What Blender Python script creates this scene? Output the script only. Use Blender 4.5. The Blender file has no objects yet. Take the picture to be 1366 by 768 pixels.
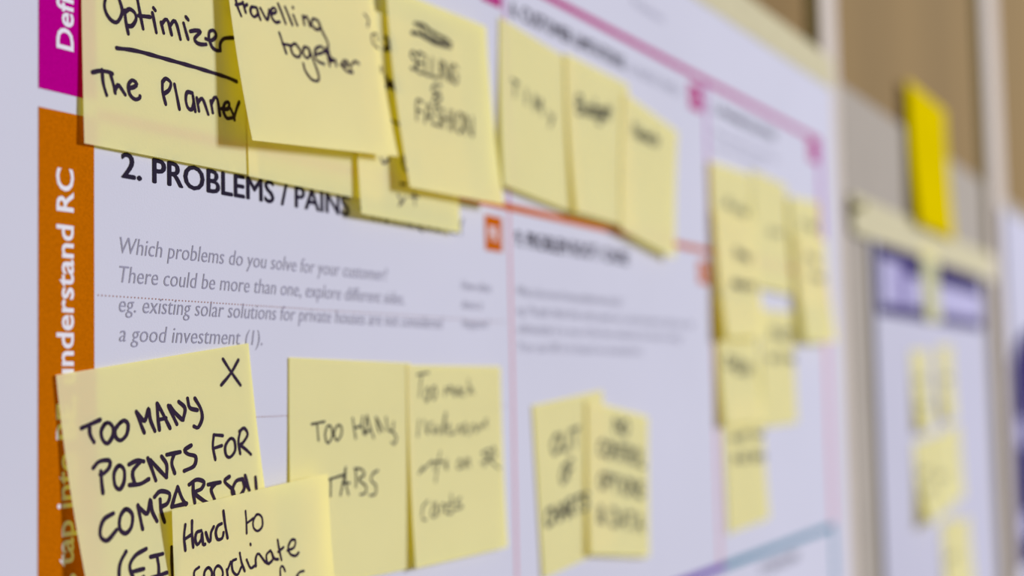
import bpy, bmesh, math, random
from mathutils import Matrix, Vector

random.seed(7)
scene = bpy.context.scene
COL = scene.collection

# ------------------------------------------------------------------ camera
MM = 0.001
CAM_LOC = Vector((0.0, -0.281, 1.5))
RIGHT = Vector((0.46137332, -0.88693300, -0.02201177))
UP = Vector((-0.05206285, -0.05183334, 0.99729773))
FWD = Vector((0.88567721, 0.45898057, 0.07009078))
cam_data = bpy.data.cameras.new('camera')
cam_data.sensor_width = 36.0
cam_data.lens = 50.0
cam_data.clip_start = 0.01
cam_data.clip_end = 50.0
cam_data.dof.use_dof = True
cam_data.dof.focus_distance = 0.420
cam_data.dof.aperture_fstop = 5.2
cam_data.dof.aperture_blades = 0
cam = bpy.data.objects.new('camera', cam_data)
rot = Matrix((RIGHT, UP, -FWD)).transposed().to_4x4()
cam.matrix_world = Matrix.Translation(CAM_LOC) @ rot
COL.objects.link(cam)
scene.camera = cam

# ------------------------------------------------------------------ world and lights
world = bpy.data.worlds.new('world')
world.use_nodes = True
bg = world.node_tree.nodes['Background']
bg.inputs[0].default_value = (1.0, 0.86, 0.34, 1)
bg.inputs[1].default_value = 0.45
scene.world = world


def area_light(name, loc, target, size, size_y, power, color):
    d = bpy.data.lights.new(name, 'AREA')
    d.shape = 'RECTANGLE'
    d.size = size
    d.size_y = size_y
    d.energy = power
    d.color = color
    o = bpy.data.objects.new(name, d)
    o.location = loc
    o.rotation_euler = (Vector(target) - Vector(loc)).to_track_quat('-Z', 'Y').to_euler()
    COL.objects.link(o)
    return o


area_light('window_light', (9.5, -9.0, 4.2), (0.7, 0.0, 1.6), 2.2, 2.4, 2620, (0.78, 0.825, 1.0))

scene.view_settings.view_transform = 'Standard'
scene.view_settings.look = 'None'
scene.view_settings.gamma = 1.0
scene.view_settings.use_curve_mapping = False
scene.view_settings.exposure = 0.0


# ------------------------------------------------------------------ materials
def srgb(r, g, b):
    f = lambda v: 0.78 * ((v / 255 / 12.92) if v / 255 <= 0.04045 else ((v / 255 + 0.055) / 1.055) ** 2.4)
    return (f(r), f(g), f(b), 1.0)


def material(name, color, rough=0.8, vary=0.04, scale=60.0, bump=0.0, bump_scale=900.0, translucent=0.0, trans_color=None, stretch=(1, 1, 1), spec=0.02):
    m = bpy.data.materials.new(name)
    m.use_nodes = True
    nt = m.node_tree
    N, L = nt.nodes, nt.links
    N.clear()
    out = N.new('ShaderNodeOutputMaterial')
    b = N.new('ShaderNodeBsdfPrincipled')
    b.inputs['Roughness'].default_value = rough
    b.inputs['Specular IOR Level'].default_value = spec
    tc = N.new('ShaderNodeTexCoord')
    mp = N.new('ShaderNodeMapping')
    mp.inputs['Scale'].default_value = stretch
    L.new(tc.outputs['Object'], mp.inputs['Vector'])
    nz = N.new('ShaderNodeTexNoise')
    nz.inputs['Scale'].default_value = scale
    nz.inputs['Detail'].default_value = 5
    L.new(mp.outputs[0], nz.inputs['Vector'])
    mr = N.new('ShaderNodeMapRange')
    mr.inputs['From Min'].default_value = 0.3
    mr.inputs['From Max'].default_value = 0.7
    mr.inputs['To Min'].default_value = 1 - vary
    mr.inputs['To Max'].default_value = 1 + vary
    L.new(nz.outputs['Fac'], mr.inputs['Value'])
    mul = N.new('ShaderNodeVectorMath')
    mul.operation = 'SCALE'
    mul.inputs[0].default_value = color[:3]
    L.new(mr.outputs[0], mul.inputs['Scale'])
    L.new(mul.outputs[0], b.inputs['Base Color'])
    if bump > 0:
        n2 = N.new('ShaderNodeTexNoise')
        n2.inputs['Scale'].default_value = bump_scale
        n2.inputs['Detail'].default_value = 3
        L.new(tc.outputs['Object'], n2.inputs['Vector'])
        bp = N.new('ShaderNodeBump')
        bp.inputs['Strength'].default_value = bump
        bp.inputs['Distance'].default_value = 0.0002
        L.new(n2.outputs['Fac'], bp.inputs['Height'])
        L.new(bp.outputs[0], b.inputs['Normal'])
    if translucent > 0:
        t = N.new('ShaderNodeBsdfTranslucent')
        if trans_color:
            t.inputs['Color'].default_value = trans_color
        else:
            L.new(mul.outputs[0], t.inputs['Color'])
        mx = N.new('ShaderNodeMixShader')
        mx.inputs[0].default_value = translucent
        L.new(b.outputs[0], mx.inputs[1])
        L.new(t.outputs[0], mx.inputs[2])
        L.new(mx.outputs[0], out.inputs['Surface'])
    else:
        L.new(b.outputs[0], out.inputs['Surface'])
    return m


M = {
    'poster': material('poster_canvas', (0.475, 0.470, 0.570, 1), 0.75, 0.02, 9, 0.25, 1600),
    'poster_far': material('poster_paper', (0.415, 0.405, 0.500, 1), 0.75, 0.02, 9, 0.25, 1600),
    'yellow': material('pastel_yellow_paper', (0.86, 0.85, 0.52, 1), 0.85, 0.02, 30, 0.2, 1200, translucent=0.50, trans_color=(0.98, 0.80, 0.0, 1), spec=0.0),
    'bright': material('bright_yellow_paper', (0.62, 0.47, 0.0, 1), 0.8, 0.06, 12, 0.1, 600, translucent=0.2, spec=0.0),
    'ink': material('black_marker_ink', (0.026, 0.016, 0.034, 1), 0.7, 0.1, 200, spec=0.0),
    'thin_ink': material('thin_marker_ink', (0.025, 0.022, 0.026, 1), 0.7, 0.1, 200, spec=0.0),
    'orange': material('orange_print', srgb(186, 100, 2), 0.75, 0.16, 1500, 0.3, 1600, spec=0.0),
    'orange_line': material('orange_line_print', srgb(194, 96, 8), 0.75, 0.04, 300, spec=0.0),
    'magenta': material('magenta_print', srgb(178, 0, 134), 0.75, 0.10, 1500, 0.3, 1600, spec=0.0),
    'magenta_line': material('magenta_line_print', srgb(176, 0, 118), 0.75, 0.04, 300, spec=0.0),
    'pink_line': material('pale_pink_print', srgb(215, 150, 165), 0.75, 0.03, 300, spec=0.0),
    'lilac_line': material('lilac_print', srgb(180, 110, 180), 0.75, 0.03, 300, spec=0.0),
    'purple_line': material('purple_print', srgb(95, 50, 160), 0.75, 0.03, 300, spec=0.0),
    'teal_line': material('teal_print', srgb(70, 130, 155), 0.75, 0.03, 300, spec=0.0),
    'white_print': material('white_print', (0.60, 0.58, 0.66, 1), 0.75, 0.03, 300, spec=0.0),
    'black_print': material('black_print', (0.019, 0.015, 0.030, 1), 0.7, 0.05, 300, spec=0.0),
    'grey_print': material('grey_print', (0.24, 0.23, 0.315, 1), 0.7, 0.05, 300, spec=0.0),
    'dot_print': material('dotted_print', srgb(180, 140, 140), 0.7, 0.05, 300, spec=0.0),
    'navy': material('navy_print', srgb(62, 54, 100), 0.7, 0.1, 40, spec=0.0),
    'lavender': material('lavender_print', srgb(185, 180, 215), 0.7, 0.03, 40, spec=0.0),
    'mid_purple': material('mid_purple_print', srgb(135, 125, 175), 0.7, 0.03, 40, spec=0.0),
    'tape': material('cream_masking_tape', srgb(212, 203, 170), 0.8, 0.05, 80, 0.5, 500, translucent=0.1),
    'wood': material('brown_wood_panel', srgb(138, 112, 70), 0.6, 0.10, 6, 0.3, 200, stretch=(1, 1, 0.12)),
    'wood_dark': material('dark_wood_panel', srgb(134, 106, 60), 0.6, 0.10, 6, 0.3, 200, stretch=(1, 1, 0.12)),
    'greige': material('greige_pinboard', srgb(170, 161, 152), 0.9, 0.04, 20, 0.4, 700),
    'batten': material('pale_batten', srgb(204, 192, 184), 0.6, 0.03, 20),
    'groove': material('dark_groove', srgb(100, 92, 66), 0.8, 0.05, 20),
    'plaster': material('plaster_wall', srgb(205, 200, 192), 0.9, 0.03, 10),
    'floor': material('grey_floor', srgb(150, 145, 140), 0.6, 0.08, 3),
}


# ------------------------------------------------------------------ helpers
def mesh_obj(name, verts, faces, mat, parent=None, smooth=False):
    me = bpy.data.meshes.new(name)
    me.from_pydata(verts, [], faces)
    me.update()
    if smooth:
        for p in me.polygons:
            p.use_smooth = True
    me.materials.append(M[mat])
    o = bpy.data.objects.new(name, me)
    COL.objects.link(o)
    if parent is not None:
        o.parent = parent
        o.matrix_parent_inverse = parent.matrix_world.inverted()
    return o


def box_data(x0, x1, y0, y1, z0, z1):
    v = [(x0, y0, z0), (x1, y0, z0), (x1, y1, z0), (x0, y1, z0), (x0, y0, z1), (x1, y0, z1), (x1, y1, z1), (x0, y1, z1)]
    f = [(0, 3, 2, 1), (4, 5, 6, 7), (0, 1, 5, 4), (1, 2, 6, 5), (2, 3, 7, 6), (3, 0, 4, 7)]
    return v, f


def bevel_box(name, x0, x1, y0, y1, z0, z1, mat, parent=None, bev=0.001):
    bm = bmesh.new()
    v, f = box_data(x0, x1, y0, y1, z0, z1)
    vs = [bm.verts.new(p) for p in v]
    for q in f:
        bm.faces.new([vs[i] for i in q])
    if bev:
        bmesh.ops.bevel(bm, geom=list(bm.edges), offset=bev, segments=1, affect='EDGES')
    me = bpy.data.meshes.new(name)
    bm.to_mesh(me)
    bm.free()
    me.materials.append(M[mat])
    o = bpy.data.objects.new(name, me)
    COL.objects.link(o)
    if parent is not None:
        o.parent = parent
    return o


def tag(o, label=None, cat=None, group=None, kind=None):
    if label:
        o['label'] = label
    if cat:
        o['category'] = cat
    if group:
        o['group'] = group
    if kind:
        o['kind'] = kind
    return o


def print_rect(name, x0, x1, z0, z1, mat, parent, y=-0.00006, t=0.00005):
    """thin layer of print on a sheet, coordinates in mm"""
    v, f = box_data(x0 * MM, x1 * MM, y - t, y, z0 * MM, z1 * MM)
    return mesh_obj(name, v, f, mat, parent)


CAP = {}


def text_verts(s, offset, shear):
    cu = bpy.data.curves.new('lettering', 'FONT')
    cu.body = s
    cu.size = 1.0
    cu.offset = offset
    cu.shear = shear
    cu.resolution_u = 3
    cu.extrude = 0.0
    ob = bpy.data.objects.new('lettering', cu)
    COL.objects.link(ob)
    dg = bpy.context.evaluated_depsgraph_get()
    dg.update()
    me = ob.evaluated_get(dg).to_mesh()
    v = [tuple(p.co) for p in me.vertices]
    f = [tuple(p.vertices) for p in me.polygons]
    ob.evaluated_get(dg).to_mesh_clear()
    bpy.data.objects.remove(ob)
    bpy.data.curves.remove(cu)
    return v, f


def lettering(name, s, x, z, width, cap, mat, parent, offset=0.0, shear=0.0, vertical=False, y=-0.00006, label=None, smear=0.0):
    """printed words: baseline start (x, z) mm, fitted to width and cap height in mm"""
    v, f = text_verts(s, offset, shear)
    h, _ = text_verts('H', offset, 0)
    hc = max(p[1] for p in h) - min(p[1] for p in h)
    x0 = min(p[0] for p in v)
    x1 = max(p[0] for p in v)
    sx = width / (x1 - x0)
    sy = cap / hc
    out = []
    for p in v:
        u = (p[0] - x0) * sx
        w = p[1] * sy
        yy = y - 0.00002 + (0.00002 if p[2] < 0 else -0.00002)
        if vertical:
            out.append(((x - w) * MM, yy, (z + u) * MM))
        else:
            out.append(((x + u) * MM, yy, (z + w) * MM))
    if smear:      # heavier weight: the same letters again, a hair to either side
        base, nf, m = list(out), list(f), len(out)
        for k, dx, dz in ((1, -smear, 0), (2, smear, 0), (3, 0, smear * 0.6), (4, 0, -smear * 0.6)):
            out += [(p[0] + dx * MM, p[1] - 0.000004 * k, p[2] + dz * MM) for p in base]
            f = f + [tuple(i + m * k for i in q) for q in nf]
    o = mesh_obj(name, out, f, mat, parent)
    if label:
        o['label'] = label
    return o

STROKES = [
    ('planner', 'Optimizer', 1.15, '91,340 88,360 97,380 114,393 134,395 149,381 159,359 155,341 148,327 142,309 120,305 98,320 91,340;170,352 172,379 182,417;170,357 190,344 211,351 215,369 198,391 178,395;223,311 233,349 244,389;226,355 275,348;285,334 293,362 300,388;290,318 297,323;322,354 332,383;323,360 341,341 353,345 367,381;363,353 378,337 390,344 406,386;422,335 432,359 441,379;433,313 443,319;452,353 477,345 500,344 471,371 481,382 502,383 525,378;523,361 549,361 573,342 563,327 542,335 539,356 553,381 574,387 592,384;592,384 592,363 608,344 635,335 657,330'),
    ('planner', 'underline', 1.15, '133,469 214,461 326,460 473,460 612,463 670,468'),
    ('planner', 'The', 1.15, '36,557 66,547 97,544 115,546;74,543 78,581 90,611;107,549 117,574 124,599;122,594 135,575 146,580 164,597;180,576 202,568 213,557 195,550 178,567 183,593 204,604 223,597 225,591'),
    ('planner', 'Planner', 1.15, '322,531 322,561 334,596;323,531 338,519 359,528 351,550 330,565;375,530 385,566 394,601;455,542 431,544 424,567 432,590 450,593 460,569 456,546 462,577 466,596;475,554 483,592;478,570 494,553 506,557 526,595;540,552 548,587;543,559 559,538 572,542 582,590;590,568 622,563 629,543 610,546 599,571 614,593 640,589;635,561 644,572 653,593;650,588 665,556 679,532'),
    ('travelling', 'travelling', 1.00, '30,310 35,333 45,357;27,326 60,315;61,311 68,343;63,325 80,315;122,318 99,320 91,337 103,351 123,339 123,320 128,342 133,355;140,317 165,350 182,315;187,328 213,317 210,305 193,311 190,339 206,352 225,347;229,287 242,316 254,348;262,292 274,317 287,347;299,313 312,344;301,286 302,288;347,307 349,336;348,317 367,306 379,337;425,311 400,308 388,328 405,343 429,337 428,313 439,343 461,378 459,401 441,415'),
    ('travelling', 'together', 1.00, '216,385 225,413 236,450;224,420 261,420;285,411 263,426 271,450 297,454 310,434 295,414 285,411;355,416 333,415 322,439 339,452 356,438 355,416 373,462 386,502 378,524 347,524 320,499 315,474;385,434 435,416 427,400 396,410 383,431 390,453 425,461;450,402 454,463;438,415 472,434;462,412 463,446 489,437 490,458;516,451 546,451 556,434 534,437 526,457 547,470 572,471;558,437 577,472;578,443 600,428 621,433'),
    ('travelling', 'side marks', 0.80, '694,243 714,260 705,285;752,306 725,314 723,343 752,359 752,360;752,318 752,331;752,426 751,448'),
    ('note4', 'side marks', 1.50, '219,84 250,94 230,114 257,123;210,131 253,114 242,91'),
    ('note4', 'A', 1.50, '218,229 232,246 256,250 286,274;207,275 252,243 271,260;224,260 286,266'),
    ('note4', 'dash', 1.00, '251,389 318,397'),
    ('note4', 'v', 1.00, '160,539 174,558 219,537;326,509 311,535 345,568;342,511 322,550 354,563;291,618 332,617'),
    ('note4', 'xt', 0.80, '270,661 299,693;327,665 274,702;395,637 395,687;365,659 424,654'),
    ('selling', 'scribble', 1.30, '159,144 227,140 323,151 451,145;185,103 249,97 313,110 420,120 457,130;172,138 251,139 333,141 443,142;209,98 245,127;274,96 284,137;329,111 331,154;395,116 374,146'),
    ('selling', 'ampersand', 1.00, '344,319 293,325 276,348 328,357 333,374 283,395 274,379 330,348'),
    ('points', 'X', 1.00, '637,35 668,79 704,125;706,46 667,82 618,113'),
    ('points', 'TOO', 1.15, '64,152 99,146 132,140;92,152 91,174 101,196;147,154 130,172 132,195 147,208 168,192 174,170 162,154 147,154;203,159 180,176 179,196 195,208 219,196 229,170 219,157 203,159'),
    ('points', 'MANY', 1.15, '265,139 275,173 285,202;269,144 292,169 312,137 314,170 326,204;347,128 344,165 344,204;347,128 364,159 386,206;346,175 375,175;390,141 402,170 415,199;397,143 413,165 438,190;433,136 455,159 442,191;470,132 475,160 505,172;500,136 519,169 521,199 500,223 483,217'),
    ('points', 'POINTS', 1.15, '111,278 108,309 107,337;86,264 110,251 145,255 142,273 118,286 107,286;177,275 156,292 153,325 168,339 187,321 193,290 177,275;213,279 245,274 269,281;254,281 229,295 221,309 224,335;204,335 245,340 279,333;286,275 296,310 304,342;295,282 318,310 345,341;339,280 354,307 347,342;360,279 414,281;390,281 375,306 381,337;462,270 433,279 445,293 474,306 463,331 420,338'),
    ('points', 'FOR', 1.00, '562,256 552,289 555,330;562,256 600,265;551,296 591,294;631,280 605,299 604,326 621,335 646,319 648,289 631,280;679,266 666,294 667,333;675,265 699,259 711,281 684,303 672,306 695,325 715,344'),
    ('points', 'COMPARISON', 1.15, '132,398 97,406 78,429 76,451 96,464 134,444;178,397 153,414 146,445 164,461 188,448 198,416 178,397;224,396 225,431 227,464;226,401 253,426 273,390 273,423 285,455;310,398 307,431 313,464;290,387 315,376 349,390 337,414 309,420;385,378 365,406 350,429;385,378 395,412 407,434;354,429 411,432;449,380 444,408 444,437;432,381 465,373 494,386 480,403 450,409 480,438 511,457;510,397 563,401;545,399 520,414 528,446;606,392 582,402 612,434 616,452;663,411 632,412 608,438 616,455;663,411 665,439 646,456;676,403 686,451;671,425 686,451;722,418 719,453'),
    ('points', '(EI', 1.10, '154,509 128,532 115,560 112,596;228,520 185,528 158,549 160,577 174,597 200,592;163,568 206,571;238,546 286,549;263,550 262,581 254,609;223,603 289,604;324,540 313,589 304,635'),
    ('hard', 'Hard', 1.00, '54,51 47,84 50,124;83,45 81,83 84,121;49,92 81,83;121,80 101,82 94,100 102,117 120,105 124,86 127,120 136,122;141,89 151,114 160,116 164,93 177,78;213,75 195,79 185,97 192,118 213,118 220,103;223,39 228,77 237,122'),
    ('hard', 'to', 0.80, '326,56 328,90 327,124;329,94 361,84;381,75 361,92 362,114 381,126 404,115 403,87 381,75'),
    ('hard', 'coordinate', 0.85, '105,183 85,190 81,208 87,229;145,192 127,202 125,225 135,239 154,227 159,207 145,192;186,195 170,207 171,234 188,242 207,226 203,206 186,195;226,214 229,237;229,217 246,195;271,192 252,196 253,224 273,239 293,220;290,177 295,204 308,235;320,203 336,231 357,228;342,159 343,162;362,231 364,206 379,196 407,226 426,236;437,197 416,207 420,234 447,225 440,199 454,225 473,231;476,171 482,207 489,236;475,208 503,199;522,213 557,209 566,189 546,184 527,203 535,226 561,237 579,230'),
    ('hard', 'fs', 0.80, '477,310 480,261 493,257 503,274;560,300 578,292 599,293;560,300 585,320'),
    ('tabs', 'TOO', 0.75, '124,220 200,212;156,218 159,243 163,275;220,226 203,249 207,276 221,285 244,263 240,233 220,226;277,226 256,249 264,273 280,276 301,255 299,231 277,226'),
    ('tabs', 'MANY', 0.75, '370,202 378,237 388,273;382,235 421,229 433,197;424,229 447,260;461,193 452,229 451,260;461,193 478,229 504,274;438,258 487,244;519,201 528,230 541,255;524,203 568,250;586,201 600,246 633,252;638,219 633,252 656,277 641,299 623,292'),
    ('tabs', 'TABS', 0.75, '224,408 315,396;233,409 232,434 230,465;324,371 307,419 289,465;324,371 322,420 339,466;302,426 348,426;384,378 387,409 385,442;379,378 423,382 440,402 404,417 447,441 447,465 412,470;529,391 497,400 483,423 514,444 509,473 473,476'),
    ('toomuch', 'Too', 0.70, '71,36 159,27;104,35 84,121;147,85 125,116 139,140 161,111 147,85;199,80 177,106 192,133 216,106 199,80'),
    ('toomuch', 'much', 0.70, '278,118 290,86 311,107 328,80 349,116;356,86 365,120 395,86 401,122;436,92 408,108 435,122;476,53 479,114 497,87 516,115'),
    ('toomuch', 'irrelevant', 0.70, '76,209 65,271;115,210 137,263 155,227 177,220;175,244 189,265 213,234 226,267;248,267 285,183 264,268;292,247 315,232 302,269 346,268;357,268 392,239 412,273 438,230 446,277;469,278 506,237 527,271 559,239 576,256 626,218;614,223 624,252'),
    ('toomuch', 'info on SR', 0.70, '61,412 94,386;87,404 132,382 170,371 180,403;230,336 206,392 182,451;170,374 246,375;259,376 276,409 279,370;378,375 362,407 402,403 391,376 378,375;432,372 422,410 457,373 463,409;646,345 573,358 643,382 562,398;683,336 582,413;676,336 695,371 642,389 727,431'),
    ('toomuch', 'cards', 0.70, '119,518 77,540 72,583 99,588;162,528 138,573 172,579 180,529 188,577;214,573 224,539 249,547 252,576;299,506 305,574 259,574 269,543 308,546;377,525 335,541 386,561 318,569'),
    ('selling', 'SELLING', 1.00, '180,224 155,217 139,235 170,260 163,285 130,285;234,216 194,217 181,289 221,289;188,253 221,253;247,216 234,289 271,289;297,216 284,289 322,289;344,289 357,215;367,289 380,215 416,289 429,214;491,225 468,214 438,244 438,281 465,289 482,274 486,255 464,255'),
    ('selling', 'FASHION', 1.00, '191,408 148,408 129,486;139,447 175,447;187,487 235,408 246,488;205,459 241,460;323,417 294,408 275,428 310,457 299,485 261,484;321,489 340,409;374,490 393,409;330,449 384,449;399,490 418,409;473,409 437,442 435,483 456,491 492,459 494,417 473,409;500,492 520,409 557,493 577,410'),
    ('B1', 'TIME', 1.30, '114,255 172,259;143,257 140,327;246,336 249,265;326,342 338,271 366,324 399,275 405,349;478,318 500,349;524,321 484,385'),
    ('B2', 'Budget', 1.60, '109,265 118,183 166,183 168,211 114,224 171,223 167,256 109,265;201,212 202,253 236,250 250,211;250,207 245,253;320,205 280,208 271,246 306,243 319,213;324,163 315,247;391,198 350,202 341,240 377,237 391,198 383,270 343,269;410,213 462,204 454,183 422,191 409,217 428,236 460,225;503,153 496,230;485,180 522,177'),
    ('B3', 'Needs', 1.40, '145,205 137,131 213,197 205,122;230,172 280,162 268,145 238,152 231,176 252,192 282,181;300,164 350,154 338,136 308,143 300,167 322,184 352,173;420,133 379,138 378,173 414,169 421,141;416,95 424,172;482,125 446,130 485,149 450,168'),
    ('P1', 'OUT', 1.40, '213,155 168,188 173,227 205,235 249,202 243,162 213,155;278,153 273,226 306,233 342,225 358,151;381,151 464,149;422,150 410,232'),
    ('P1', 'OF', 1.40, '276,302 241,337 244,372 268,375 302,341 299,305 276,302;377,284 325,293 315,367;320,330 363,323'),
    ('P1', 'CHARTS', 1.50, '123,478 96,468 63,497 66,533 98,539 116,528;131,539 142,467;190,538 201,466;136,503 196,502;207,538 253,464 277,537;224,512 267,512;294,537 305,463 349,466 350,488 331,499 300,500 347,536;381,462 445,460;413,461 401,535;517,466 481,459 460,478 507,504 498,530 452,531'),
    ('P2', 'NO', 1.60, '326,127 326,57 397,126 397,56;456,55 418,84 428,119 459,126 496,97 486,62 456,55'),
    ('P2', 'CONTROL', 1.50, '198,196 167,184 135,214 143,252 179,260 197,250;251,186 216,216 225,254 252,263 285,233 277,194 251,186;303,264 305,187 369,266 371,188;390,188 457,189;423,189 422,267;475,269 477,190 526,195 530,219 510,230 476,229 534,270;597,192 560,223 569,263 599,272 635,241 625,201 597,192;656,193 655,274 711,275'),
    ('P2', 'OPTIONS', 1.50, '166,351 130,380 138,418 165,426 200,397 192,359 166,351;218,428 221,352 269,358 278,377 258,392 220,390;298,355 368,357;333,356 330,433;397,435 400,357;470,359 432,390 440,429 471,438 508,408 499,368 470,359;527,440 530,361 601,443 603,363;688,374 646,365 624,384 682,414 676,442 622,440'),
    ('P2', '& DATA', 1.50, '182,602 123,537 145,517 160,538 111,573 130,599 185,569;268,607 273,523 327,534 347,569 323,601 268,607;367,612 416,530 457,618;385,584 442,587;484,533 565,537;524,535 520,621;584,625 635,540 679,630;603,595 663,599'),
    ('D1a', 'AREA', 1.30, '223,255 314,191 381,267;257,233 355,240;530,242 448,236 432,267 503,273 529,249;537,206 523,278;656,251 582,245 652,273 575,282'),
    ('D1b', 'line one', 1.60, '364,207 348,266;340,226 383,228;414,202 397,268;402,248 443,233 466,244 458,271;489,252 552,251 544,234 506,236 488,255 508,273 547,267;580,242 604,270;644,244 575,302'),
    ('D1b', 'line two', 1.60, '275,417 233,416 268,436 221,448;295,430 358,429 351,412 313,415 294,434 312,451 352,445;449,422 399,420 381,450 425,451 449,422 436,455;474,423 462,456;469,436 519,424;596,426 557,425 537,445 557,459 586,453;622,427 609,460;617,440 663,425 685,435 674,462'),
    ('D2', 'mark', 1.20, '391,345 326,363 371,385 450,366 391,345;504,348 497,385;501,363 582,344 631,355 625,384'),
    ('D4a', 'line', 1.20, '279,152 266,210;242,171 319,172;361,179 354,211;358,192 429,176 472,186 465,212;516,193 632,191 612,174 542,177 515,196 557,213 628,207'),
    ('D4b', 'line', 1.20, '263,142 212,139 259,162 204,171;309,142 300,178;312,125 313,122;382,123 367,182;354,141 407,145;433,166 510,168 499,150 452,151 432,170 458,188 506,185'),
    ('D4b', 'line two', 1.20, '288,261 287,294 353,298 382,270;383,267 371,303;498,277 430,273 491,297 419,306;532,293 632,296 618,278 558,278 531,296 565,316 626,313'),
    ('D3', 'line', 1.60, '205,358 169,342 125,365 128,402 169,416 193,409;212,423 229,351;288,435 306,362;221,387 297,399;395,376 328,366 310,439 377,450;319,402 375,411;399,453 463,386 490,468;423,430 479,439;512,471 532,397 589,410 596,430 568,442 522,434'),
    ('D6', 'line', 1.40, '330,123 246,121 236,190;241,155 311,157;349,193 416,125 464,197;374,169 446,172;590,136 532,128 500,145 578,172 567,197 493,194;621,130 727,132;674,131 663,203'),
    ('D6', 'line two', 1.40, '228,301 184,317 214,338 266,322 228,301;302,305 296,340;300,319 353,303 385,314 380,342;442,272 431,343;506,305 500,344;509,287 510,284;558,310 552,345;556,324 611,307 645,318 640,347;679,326 752,324 752,306 700,308 679,330 712,348 752,342'),
    ('D5', 'line', 1.50, '143,193 157,223 185,200 206,225 229,196;317,200 266,198 256,224 300,226 317,200 312,229;355,198 350,231;358,184 358,181;416,180 408,233;394,197 439,199;595,184 567,186 558,240;544,206 590,208;651,210 614,224 638,243 681,230 651,210;711,216 705,246;709,228 752,218'),
    ('D5', 'line two', 1.50, '239,322 163,318 236,341 158,349;395,331 305,326 289,353 367,358 395,331 389,362;469,302 457,366;530,351 648,354 627,337 556,336 529,354 572,373 644,370;752,352 709,348 752,372 702,380'),
]
NOTE_SHAPES = {
    'planner': (0.28748, 1.64509, 0.00222, 0.00120, 0.00128, 0.00000, 0.00000, 1.00000, 1.00000, 0.00040),
    'second': (0.35913, 1.64471, -0.00608, 0.00152, 0.00160, 0.00000, 0.00000, 1.00000, 1.00000, 0.00070),
    'note4': (0.41976, 1.63931, -0.00381, 0.00303, 0.00128, -0.00078, 0.00000, 0.97156, 1.01132, 0.00180),
    'travelling': (0.34398, 1.65378, 0.07542, 0.00608, 0.00607, 0.00205, 0.00000, 1.12527, 0.99773, 0.00300),
    'selling': (0.43929, 1.64945, 0.02091, 0.00560, 0.00399, 0.00388, 0.00000, 1.02017, 0.98923, 0.00360),
    'B1': (0.53516, 1.65981, -0.07137, 0.00275, 0.00247, 0.00031, 0.00000, 1.00012, 0.97539, 0.00060),
    'B2': (0.59975, 1.65690, -0.01984, 0.00407, 0.00301, -0.00000, 0.00000, 1.00000, 1.00000, 0.00140),
    'B3': (0.66822, 1.65004, -0.12027, 0.00328, 0.00261, -0.00777, 0.00000, 1.00181, 0.96483, 0.00220),
    'points': (0.27810, 1.50605, 0.12037, 0.00670, 0.00328, 0.00091, 0.00000, 1.07856, 1.00182, 0.00080),
    'hard': (0.31817, 1.46740, 0.07236, 0.00499, 0.00692, -0.00321, 0.00000, 1.02124, 0.99920, 0.00520),
    'tabs': (0.38120, 1.51161, -0.01895, 0.00118, 0.00040, -0.00000, 0.00000, 1.00000, 1.00000, 0.00040),
    'toomuch': (0.45438, 1.50938, -0.00373, 0.00268, 0.00199, -0.00041, 0.00000, 0.97879, 0.98716, 0.00070),
    'P1': (0.55820, 1.49212, 0.07835, 0.00031, 0.00055, -0.00000, 0.00000, 1.00000, 1.00000, 0.00060),
    'P2': (0.61375, 1.49353, -0.13058, 0.00179, 0.00063, 0.00427, 0.00000, 1.00203, 0.94913, 0.00160),
    'D1a': (0.79697, 1.63150, 0.02138, 0.00267, 0.00300, -0.00000, 0.00000, 1.00000, 1.00000, 0.00180),
    'D1b': (0.79746, 1.60206, 0.03330, 0.00493, 0.00550, 0.00000, 0.00000, 1.00000, 1.00000, 0.00320),
    'D2': (0.88075, 1.63712, -0.01786, 0.00200, 0.00262, -0.00000, 0.00000, 1.00000, 1.00000, 0.00060),
    'D4a': (0.96070, 1.62852, 0.04352, 0.00300, 0.00226, 0.00000, 0.00000, 1.00000, 1.00000, 0.00180),
    'D4b': (0.96694, 1.60265, 0.02972, 0.00331, 0.00548, -0.00000, 0.00000, 1.00000, 1.00000, 0.00360),
    'D3': (0.79958, 1.55096, 0.00365, 0.00309, 0.00320, 0.00000, 0.00000, 1.00000, 1.00000, 0.00180),
    'D6': (0.88541, 1.54717, 0.00870, 0.00101, 0.00068, -0.00000, 0.00000, 1.00000, 1.00000, 0.00060),
    'D5': (0.80956, 1.48700, 0.03143, 0.00031, 0.00205, 0.00000, 0.00000, 1.00000, 1.00000, 0.00050),
}

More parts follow.
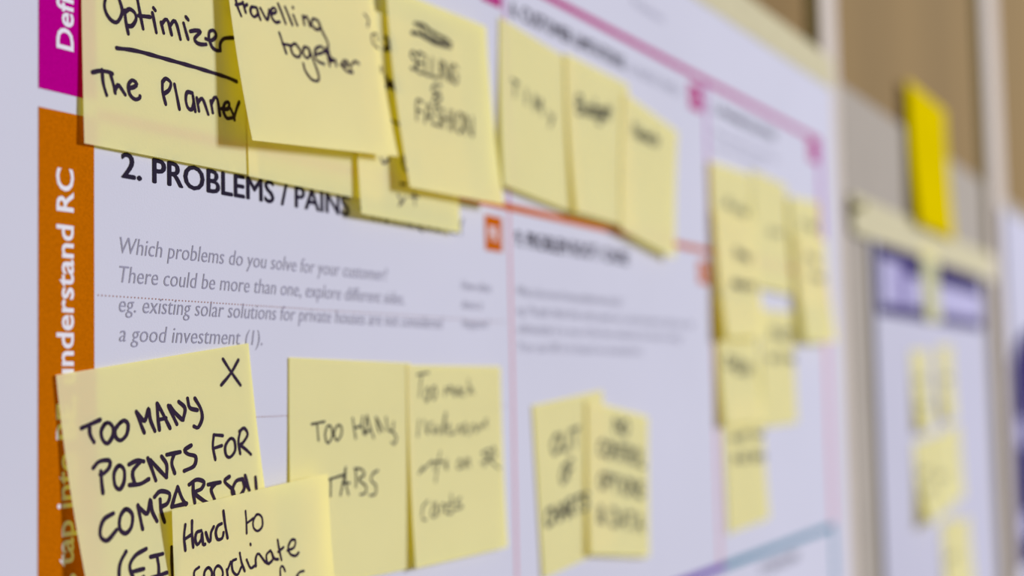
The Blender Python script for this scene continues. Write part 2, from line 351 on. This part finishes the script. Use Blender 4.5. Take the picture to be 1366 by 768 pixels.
# ------------------------------------------------------------------ room shell
WALL_Y = 0.0035      # front of the wall panels; the sheets hang just in front
SPLIT = 1742.0       # mm: top of the greige boards, wood above
wall = bevel_box('wall_back', -0.9, 4.2, 0.022, 0.14, 0.0, 2.75, 'plaster', bev=0)
tag(wall, kind='structure', label='long wall of wood panels above greige boards behind the sheets')
PITCH = 771.8
for k in range(-1, 4):
    gx = 1048.0 + PITCH * k          # groove left, groove right, batten right
    gr = 33.0 if k <= 0 else 60.0
    bt = 50.0 if k <= 0 else 118.0
    pale = bevel_box('batten', (gx + gr) * MM, (gx + gr + bt) * MM, WALL_Y, 0.022, 0.02, 2.72, 'batten', wall, 0.0008)
    x0 = (gx + gr + bt) * MM
    x1 = (1048.0 + PITCH * (k + 1)) * MM
    bevel_box('wood_panel', x0, x1, WALL_Y + 0.003, 0.022, SPLIT * MM, 2.72, 'wood' if k >= 0 else 'wood_dark', wall, 0.0015)
    bevel_box('pinboard_panel', x0, x1, WALL_Y, 0.022, 0.10, SPLIT * MM, 'greige', wall, 0.0015)
    bevel_box('groove_strip', gx * MM, (gx + gr) * MM, 0.014, 0.022, 0.02, 2.72, 'groove', wall, 0)
bb = bevel_box('baseboard_back', -0.9, 4.2, -0.012, 0.0345, 0.0, 0.10, 'plaster', bev=0.003)
tag(bb, kind='structure')
fl = bevel_box('floor', -0.9, 4.2, -3.6, 0.14, -0.05, 0.0, 'floor', bev=0)
tag(fl, kind='structure', label='grey floor in front of the wall')


# ------------------------------------------------------------------ sheets
def sheet(name, x0, x1, z0, z1, mat, label, cat, group=None, y=0.0):
    """a hanging sheet of paper 0.4 mm thick, slightly uneven along its lower edge"""
    nx, nz = 24, 16
    verts, faces = [], []
    for side in (0, 1):
        for j in range(nz + 1):
            for i in range(nx + 1):
                x = x0 + (x1 - x0) * i / nx
                z = z0 + (z1 - z0) * j / nz
                verts.append((x * MM, y + 0.0004 * side, z * MM))
    W = nx + 1
    n = W * (nz + 1)
    for j in range(nz):
        for i in range(nx):
            a = j * W + i
            faces.append((a, a + 1, a + 1 + W, a + W))
            faces.append((n + a, n + a + W, n + a + 1 + W, n + a + 1))
    for i in range(nx):
        faces.append((i, n + i, n + i + 1, i + 1))
        a = nz * W + i
        faces.append((a, a + 1, n + a + 1, n + a))
    for j in range(nz):
        a = j * W
        faces.append((a, a + W, n + a + W, n + a))
        a = j * W + nx
        faces.append((a, n + a, n + a + W, a + W))
    o = mesh_obj(name, verts, faces, mat)
    return tag(o, label, cat, group)


poster = sheet('poster', 216, 1092, 1090, 1734, 'poster',
               'large white printed planning poster with orange and magenta bands and lines', 'poster')

# coloured bands at the left and their vertical lettering
band = print_rect('orange_side_band', 272.6, 292.9, 1400, 1576.9, 'orange', poster)
tag(band, 'orange vertical band with white lettering')
LB = lettering('band_lettering', 'tap into BE, understand RC', 285.0, 1455.6, 106.0, 6.3, 'white_print', band, offset=0.018, vertical=True, y=-0.00012)
lettering('band_lettering', 'on J&P,', 285.0, 1425.0, 28.5, 6.3, 'white_print', band, offset=0.018, vertical=True, y=-0.00012)
mband = print_rect('magenta_side_band', 272.6, 292.9, 1581.9, 1683, 'magenta', poster)
tag(mband, 'magenta vertical band with white lettering')
lettering('band_lettering', 'Define CS, fit into CC', 285.0, 1594.0, 80.0, 6.3, 'white_print', mband, offset=0.018, vertical=True, y=-0.00012)

# section lines
for nm, a in (('magenta_line', (292.9, 1052.5, 1678.6, 1682.2, 'magenta_line')),
              ('orange_line', (292.9, 1052.5, 1576.2, 1579.4, 'orange_line')),
              ('purple_line', (272.6, 806, 1390.8, 1395.2, 'purple_line')),
              ('teal_line', (806, 1052.5, 1390.8, 1395.2, 'teal_line'))):
    tag(print_rect(nm, *a, poster, y=-0.00006), '%s rule across the poster' % nm.split('_')[0])
for x, w in ((540.0, 1.8), (796.6, 4.0), (1045.0, 10.0)):
    tag(print_rect('column_line', x, x + w, 1579.4, 1678.6, 'lilac_line', poster), 'pale lilac vertical rule')
    tag(print_rect('column_line', x, x + w, 1394.6, 1576.2, 'pink_line', poster), 'pale pink vertical rule')
print_rect('column_line', 1045.0, 1053.0, 1150, 1391.4, 'teal_line', poster)['label'] = 'teal vertical rule'


def marker(x0, x1, z0, z1, mat, s):
    m = print_rect('section_marker', x0, x1, z0, z1, mat, poster, y=-0.00007)
    m['label'] = 'small coloured square reading %s' % s
    lettering('marker_lettering', s, x0 + (x1 - x0) * 0.2, z0 + (z1 - z0) * 0.28, (x1 - x0) * 0.6, (z1 - z0) * 0.42, 'white_print', m, offset=0.01, y=-0.00014)


marker(518.7, 534.0, 1557.6, 1572.5, 'orange_line', 'PR')
marker(776.0, 793.0, 1558.0, 1571.0, 'orange_line', 'RC')
marker(1028.0, 1045.0, 1558.0, 1571.0, 'orange_line', 'BE')
marker(519.5, 537.5, 1664.0, 1678.0, 'magenta_line', 'CS')
marker(770.0, 792.0, 1659.5, 1674.5, 'magenta_line', 'CL')
marker(1020.0, 1044.0, 1662.0, 1678.0, 'magenta_line', 'AS')

# headings
B = 'heading_lettering'
lettering(B, '2. PROBLEMS / PAINS', 303.8, 1561.9, 114.3, 7.1, 'black_print', poster, offset=0.0, smear=0.32)
lettering(B, '+ ITS FREQUENCY', 424.9, 1561.9, 76, 7.1, 'black_print', poster, offset=0.0)
lettering(B, '9. PROBLEM ROOT / CAUSE', 546.7, 1561.6, 125.5, 6.6, 'black_print', poster, offset=0.0, smear=0.32)
lettering(B, '6. CUSTOMER LIMITATIONS', 547.0, 1663.2, 127.0, 6.6, 'black_print', poster, offset=0.0, smear=0.32)
lettering(B, 'EG. BUDGET, DEVICES', 680.0, 1663.2, 74.0, 5.0, 'grey_print', poster, offset=0.0)
lettering(B, '5. AVAILABLE SOLUTIONS', 812.2, 1663.6, 124.0, 6.2, 'black_print', poster, offset=0.020)
lettering(B, '1. CUSTOMER SEGMENT(S)', 303.8, 1664.0, 128.0, 6.6, 'black_print', poster, offset=0.0, smear=0.32)
lettering(B, '10. YOUR SOLUTION', 874.0, 1379.5, 82.0, 6.0, 'black_print', poster, offset=0.016)
lettering('title_lettering', 'Vision', 686.0, 1700.5, 46.0, 5.0, 'grey_print', poster, offset=0.0)
# body text
T = 'body_lettering'
SH = 0.20
for s, x, z, w in (
        ('Which problems do you solve for your customer?', 303.0, 1540.2, 139.5),
        ('There could be more than one, explore different sides.', 302.8, 1532.0, 151.3),
        ('eg. existing solar solutions for private houses are not considered', 302.6, 1523.7, 179.8),
        ('a good investment (1).', 302.6, 1515.4, 65.0)):
    lettering(T, s, x, z, w, 4.65, 'grey_print', poster, offset=-0.006, shear=SH)
for s, z, w in (('How often', 1540.0, 25.0), ('does it', 1532.4, 17.6), ('happen?', 1524.9, 22.8)):
    lettering(T, s, 497.9, z, w, 3.8, 'grey_print', poster, offset=-0.004, shear=SH)
for s, z, w in (('What is the root of every problem from the list?', 1540.0, 116.0),
                ('eg. People think that solar panels are a bad investment right now, but', 1531.8, 219.0),
                ('ultimately it is one of the best solutions for future savings', 1523.8, 199.0),
                ('You can fill it in based on assumptions.', 1515.8, 141.0)):
    lettering(T, s, 547.0, z, w, 4.2, 'grey_print', poster, offset=-0.006, shear=SH)
for s, z, w in (('What alternatives do customers have', 1650.0, 130.0), ('to get the job done today?', 1642.0, 95.0)):
    lettering(T, s, 812.0, z, w, 4.0, 'grey_print', poster, offset=-0.006, shear=SH)


def dotted(z, x0, x1, step, mat):
    verts, faces = [], []
    x = x0
    while x < x1:
        n = len(verts)
        r = 0.24
        ring = [(x + r * math.cos(k * math.pi / 4), z + r * math.sin(k * math.pi / 4)) for k in range(8)]
        for yy in (-0.00011, -0.00006):
            verts += [(px * MM, yy, pz * MM) for px, pz in ring]
        faces.append(tuple(n + k for k in range(8)))
        for k in range(8):
            faces.append((n + k, n + 8 + k, n + 8 + (k + 1) % 8, n + (k + 1) % 8))
        x += step
    o = mesh_obj('dotted_line', verts, faces, mat, poster)
    o['label'] = 'fine dotted printed line'
    return o


dotted(1528.0, 294.5, 536, 1.45, 'dot_print')
dotted(1492.6, 294.5, 536, 1.45, 'dot_print')


def tape(name, x0, x1, z0, z1, label, slope=0.0):
    """crepe tape: a thin strip with torn, uneven ends"""
    n = 60
    rnd = random.Random(int(x0))
    verts, faces = [], []
    for i in range(n + 1):
        x = x0 + (x1 - x0) * i / n
        jt = rnd.uniform(-0.3, 0.3)
        if i in (0, n):
            xe = rnd.uniform(-1.5, 1.5)
        else:
            xe = 0
        for (yy, zz) in ((-0.00035, z0 + jt), (-0.00035, z1 + jt), (-0.0002, z1 + jt), (-0.0002, z0 + jt)):
            verts.append(((x + xe) * MM, yy + 0.0001 * math.sin(i * 1.7), (zz + slope * (x - x0)) * MM))
    for i in range(n):
        a = i * 4
        for k in range(4):
            faces.append((a + k, a + (k + 1) % 4, a + 4 + (k + 1) % 4, a + 4 + k))
    faces.append((0, 3, 2, 1))
    a = n * 4
    faces.append((a, a + 1, a + 2, a + 3))
    o = mesh_obj(name, verts, faces, 'tape')
    return tag(o, label, 'tape')


tape('masking_tape', 205, 1098, 1727, 1752, 'long cream masking tape strip along the top edge of the large poster')
tape('masking_tape', 1144, 1856, 1619, 1652, 'cream masking tape strip along the top of the second poster under the bright yellow sheet')


# ------------------------------------------------------------------ sticky notes
SIZE = 76.0 * MM


def note_point(shape, a, b, off=0.0):
    X0, Z0, phi, LL, LR, SHR, _u, sx, sy, base = shape
    l = LL * (1 - a) + LR * a
    h = base + l * b * b + off
    bb = SIZE * sy * b - (2.0 / 3.0) * (l * l) / SIZE * b ** 3
    aa = SIZE * sx * a
    c, s = math.cos(phi), math.sin(phi)
    return (X0 + c * aa + s * bb + SHR * b, -h, Z0 + s * aa - c * bb)


def note_sheet(name, shape, mat='yellow', n=16):
    """one sheet of paper, curling away from its glued top strip"""
    W = n + 1
    verts = [note_point(shape, i / n, j / n) for j in range(W) for i in range(W)]
    faces = [(j * W + i, j * W + i + W, j * W + i + W + 1, j * W + i + 1) for j in range(n) for i in range(n)]
    return mesh_obj(name, verts, faces, mat, smooth=True)


def catmull(pts, step=6.0):
    if len(pts) < 3:
        a, b = pts[0], pts[-1]
        n = max(2, int(math.hypot(b[0] - a[0], b[1] - a[1]) / step))
        return [(a[0] + (b[0] - a[0]) * i / n, a[1] + (b[1] - a[1]) * i / n) for i in range(n + 1)]
    P = [(2 * pts[0][0] - pts[1][0], 2 * pts[0][1] - pts[1][1])] + pts + [(2 * pts[-1][0] - pts[-2][0], 2 * pts[-1][1] - pts[-2][1])]
    if pts[0] == pts[-1]:
        P[0] = pts[-2]
        P[-1] = pts[1]
    out = []
    for i in range(1, len(P) - 2):
        p0, p1, p2, p3 = P[i - 1:i + 3]
        d = math.hypot(p2[0] - p1[0], p2[1] - p1[1])
        n = max(2, int(d / step))
        for k in range(n):
            t = k / n
            out.append(tuple(0.5 * (2 * p1[c] + (p2[c] - p0[c]) * t + (2 * p0[c] - 5 * p1[c] + 4 * p2[c] - p3[c]) * t * t
                                    + (3 * p1[c] - p0[c] - 3 * p2[c] + p3[c]) * t ** 3) for c in (0, 1)))
    out.append(pts[-1])
    return out


def handwriting(shape, strokes, width, parent, mat, label):
    """marker strokes as ribbons with round ends lying on the curved paper (units 0.1 mm)"""
    verts, faces = [], []
    hw0 = width * 11.2 / 2
    for si, raw in enumerate(strokes.split(';')):
        pts = [tuple(float(v) for v in q.split(',')) for q in raw.split()]
        line = catmull(pts)
        off = 0.00006 + 0.000003 * si
        left, right = [], []
        m = len(line)
        seed = random.Random(si * 31 + m)
        ph = seed.uniform(0, 6.28)
        for i, p in enumerate(line):
            q0 = line[max(0, i - 1)]
            q1 = line[min(m - 1, i + 1)]
            dx, dy = q1[0] - q0[0], q1[1] - q0[1]
            L = math.hypot(dx, dy) or 1.0
            nx, ny = -dy / L, dx / L
            hw = hw0 * (1 + 0.09 * math.sin(ph + i * 0.5))
            left.append((p[0] + nx * hw, p[1] + ny * hw))
            right.append((p[0] - nx * hw, p[1] - ny * hw))
        base = len(verts)
        for l, r in zip(left, right):
            for q in (l, r):
                verts.append(note_point(shape, q[0] / 760, q[1] / 760, off))
        for i in range(m - 1):
            a = base + 2 * i
            faces.append((a, a + 1, a + 3, a + 2))
        for end in (line[0], line[-1]):
            n = len(verts)
            for k in range(10):
                ang = k * math.pi / 5
                verts.append(note_point(shape, (end[0] + hw0 * math.cos(ang)) / 760, (end[1] + hw0 * math.sin(ang)) / 760, off + 0.000001))
            faces.append(tuple(range(n, n + 10)))
    o = mesh_obj('handwriting', verts, faces, mat, parent)
    o['label'] = label
    return o


GA = 'sticky notes overlapping in the top row'
GB = 'three overlapping sticky notes above the orange line'
GC = 'sticky notes in the problems section'
GD = 'cluster of sticky notes in the far right column of the large poster'
GE = 'pair of sticky notes in the root cause section'
INFO = {
    'planner': (GA, 'pale yellow sticky note reading Optimizer and The Planner, at the top left of the poster'),
    'second': (GA, 'sticky note mostly hidden beneath the travelling together note, above the problems heading'),
    'note4': (GA, 'lowest hanging sticky note of the top row, half hidden between travelling together and fashion'),
    'travelling': (GA, 'tilted sticky note reading travelling together, its lower left corner lifted'),
    'selling': (GA, 'pale yellow sticky note with a crossed out line above Selling & Fashion'),
    'B1': (GB, 'leftmost of the three overlapping notes above the orange line, blurred four letter word'),
    'B2': (GB, 'middle of the three overlapping notes above the orange line, darkest blurred word'),
    'B3': (GB, 'rightmost of the three overlapping notes above the orange line, lower corner crossing it'),
    'points': (GC, 'tilted pale yellow sticky note reading Too many points for comparison, small X at its corner'),
    'hard': (GC, 'pale yellow sticky note reading Hard to coordinate, stuck in front at the bottom'),
    'tabs': (GC, 'pale yellow sticky note reading Too many tabs'),
    'toomuch': (GC, 'pale yellow sticky note with four slanted blurred lines, right of the Too many tabs note'),
    'P1': (GE, 'left note of the lower pair, top edge rising to the right, three short words'),
    'P2': (GE, 'right note of the lower pair, four blurred lines of writing'),
    'D1a': (GD, 'uppermost left sticky note of the far column cluster, one faint word'),
    'D1b': (GD, 'far column sticky note with two dark words and a lifted shadowed left edge'),
    'D2': (GD, 'partly covered tilted sticky note in the middle of the far column cluster top row'),
    'D4a': (GD, 'upper right sticky note of the far column cluster, against the magenta corner'),
    'D4b': (GD, 'right hand sticky note lifted over the gap in the far column cluster'),
    'D3': (GD, 'sticky note below the one with two dark words in the far column cluster'),
    'D6': (GD, 'sticky note under the small white gap, right half of the lower far column row'),
    'D5': (GD, 'lowest sticky note of the far column cluster, hanging alone at the bottom'),
}
notes = {}
for key in NOTE_SHAPES:
    o = note_sheet('sticky_note', NOTE_SHAPES[key])
    tag(o, INFO[key][1], 'sticky note', INFO[key][0])
    notes[key] = o
for key, words, w, st in STROKES:
    mat = 'ink' if key in ('planner', 'travelling', 'points', 'hard', 'note4') else 'thin_ink'
    handwriting(NOTE_SHAPES[key], st, w, notes[key], mat, 'black handwriting, %s' % words)

# ------------------------------------------------------------------ second poster and its notes
p2 = sheet('poster', 1208, 1774, 1090, 1633, 'poster_far', 'second white poster with a dark purple header, farther along the wall', 'poster')
hd = print_rect('header_block', 1220, 1752, 1556, 1620, 'navy', p2)
hd['label'] = 'dark purple header block'
for nm, a in (('header_panel', (1238, 1300, 1566, 1606, 'lavender')), ('header_panel', (1300, 1342, 1566, 1606, 'mid_purple')),
              ('header_panel', (1342, 1412, 1568, 1596, 'lavender')), ('header_panel', (1492, 1742, 1567, 1597, 'lavender'))):
    print_rect(nm, *a, hd, y=-0.00013)


def flat_note(x, z, label, group, phi=0.0, ll=3.0, lr=2.0, base=0.6, size=76, mat='yellow', lines=()):
    k = size / 76.0
    shape = (x * MM, z * MM, phi, ll * MM, lr * MM, 0, 0, k, k, base * MM)
    o = note_sheet('sticky_note', shape, mat, 8)
    tag(o, label, 'sticky note', group)
    for i, zz in enumerate(lines):
        handwriting(shape, '120,%d 260,%d 330,%d 450,%d 620,%d' % (zz, zz - 30, zz + 30, zz - 25, zz + 20), 2.2, o, 'thin_ink', 'faint blurred written line')
    return o


G2 = 'sticky notes on the second poster'
flat_note(1408, 1632, 'pale yellow sticky note hanging over the middle of the dark purple header', G2, 0.02, 3, 2)
flat_note(1342, 1527, 'left note of the upper pair on the second poster', G2, 0.02, 8, 3, lines=(300, 520))
flat_note(1468, 1533, 'right note of the upper pair on the second poster', G2, 0.03, 6, 2, lines=(350,))
flat_note(1338, 1441, 'left note of the row of three on the second poster, its lower corner lifted', G2, 0.02, 12, 4, 0.8, lines=(300, 480))
flat_note(1412, 1444, 'centre note of the row of three on the second poster', G2, 0.02, 4, 4, 1.6, lines=(420,))
flat_note(1494, 1450, 'right note of the row of three on the second poster', G2, 0.0, 3, 2, 0.7)
flat_note(1452, 1356, 'left note of the lowest pair on the second poster', G2, 0.03, 4, 3, lines=(380,))
flat_note(1522, 1352, 'right note of the lowest pair on the second poster', G2, 0.0, 3, 3, 1.4)

# bright yellow sheet over the tape of the second poster
shp = (1.372, 1.787, 0.0, 0.006, 0.004, 0, 0, 190 / 76, 140 / 76, 0.0015)
ys = note_sheet('paper_sheet', shp, 'bright', 16)
tag(ys, 'saturated bright yellow sheet hanging above the second poster', 'paper')

# small olive pin at the end of the tape
bm = bmesh.new()
prof = [(0.0, 0.0), (4.0, 0.0), (4.2, 1.0), (2.2, 2.2), (2.0, 6.0), (3.6, 7.5), (3.6, 8.6), (0.0, 9.0)]
rings = []
for r, d in prof:
    rings.append([bm.verts.new(((1147 + r * math.cos(t * math.pi / 8)) * MM, -0.0004 - d * MM, (1640 + r * math.sin(t * math.pi / 8)) * MM)) for t in range(16)])
for a, b in zip(rings, rings[1:]):
    for t in range(16):
        bm.faces.new((a[t], a[(t + 1) % 16], b[(t + 1) % 16], b[t]))
bmesh.ops.remove_doubles(bm, verts=bm.verts, dist=1e-6)
me = bpy.data.meshes.new('push_pin')
bm.to_mesh(me)
bm.free()
M['olive'] = material('olive_plastic', srgb(150, 140, 60), 0.4, 0.02, 50)
me.materials.append(M['olive'])
pin = bpy.data.objects.new('push_pin', me)
COL.objects.link(pin)
tag(pin, 'small olive push pin at the left end of the second poster tape', 'pin')

# ------------------------------------------------------------------ third poster at the right edge
p3 = sheet('poster', 1945, 2460, 1090, 1722, 'poster_far', 'third white poster with a dark navy picture, cut by the right edge of the picture', 'poster', y=-0.0002)
pic = [(1952, 1250), (2445, 1250), (2445, 1590), (2110, 1566), (2010, 1545), (1960, 1515)]
vv = [(x * MM, y, z * MM) for y in (-0.00031, -0.00026) for x, z in pic]
n = len(pic)
ff = [tuple(range(n)), tuple(range(2 * n - 1, n - 1, -1))] + [(k, n + k, n + (k + 1) % n, (k + 1) % n) for k in range(n)]
pc = mesh_obj('printed_picture', vv, ff, 'navy', p3)
pc['label'] = 'dark navy printed picture'
for cx_, cz_, rx, rz in ((2040, 1425, 45, 22), (2040, 1300, 50, 20)):
    vv = [((cx_ + rx * math.cos(t * math.pi / 12)) * MM, -0.00036, (cz_ + rz * math.sin(t * math.pi / 12)) * MM) for t in range(24)]
    mesh_obj('printed_shape', vv, [tuple(range(24))], 'lavender', pc)
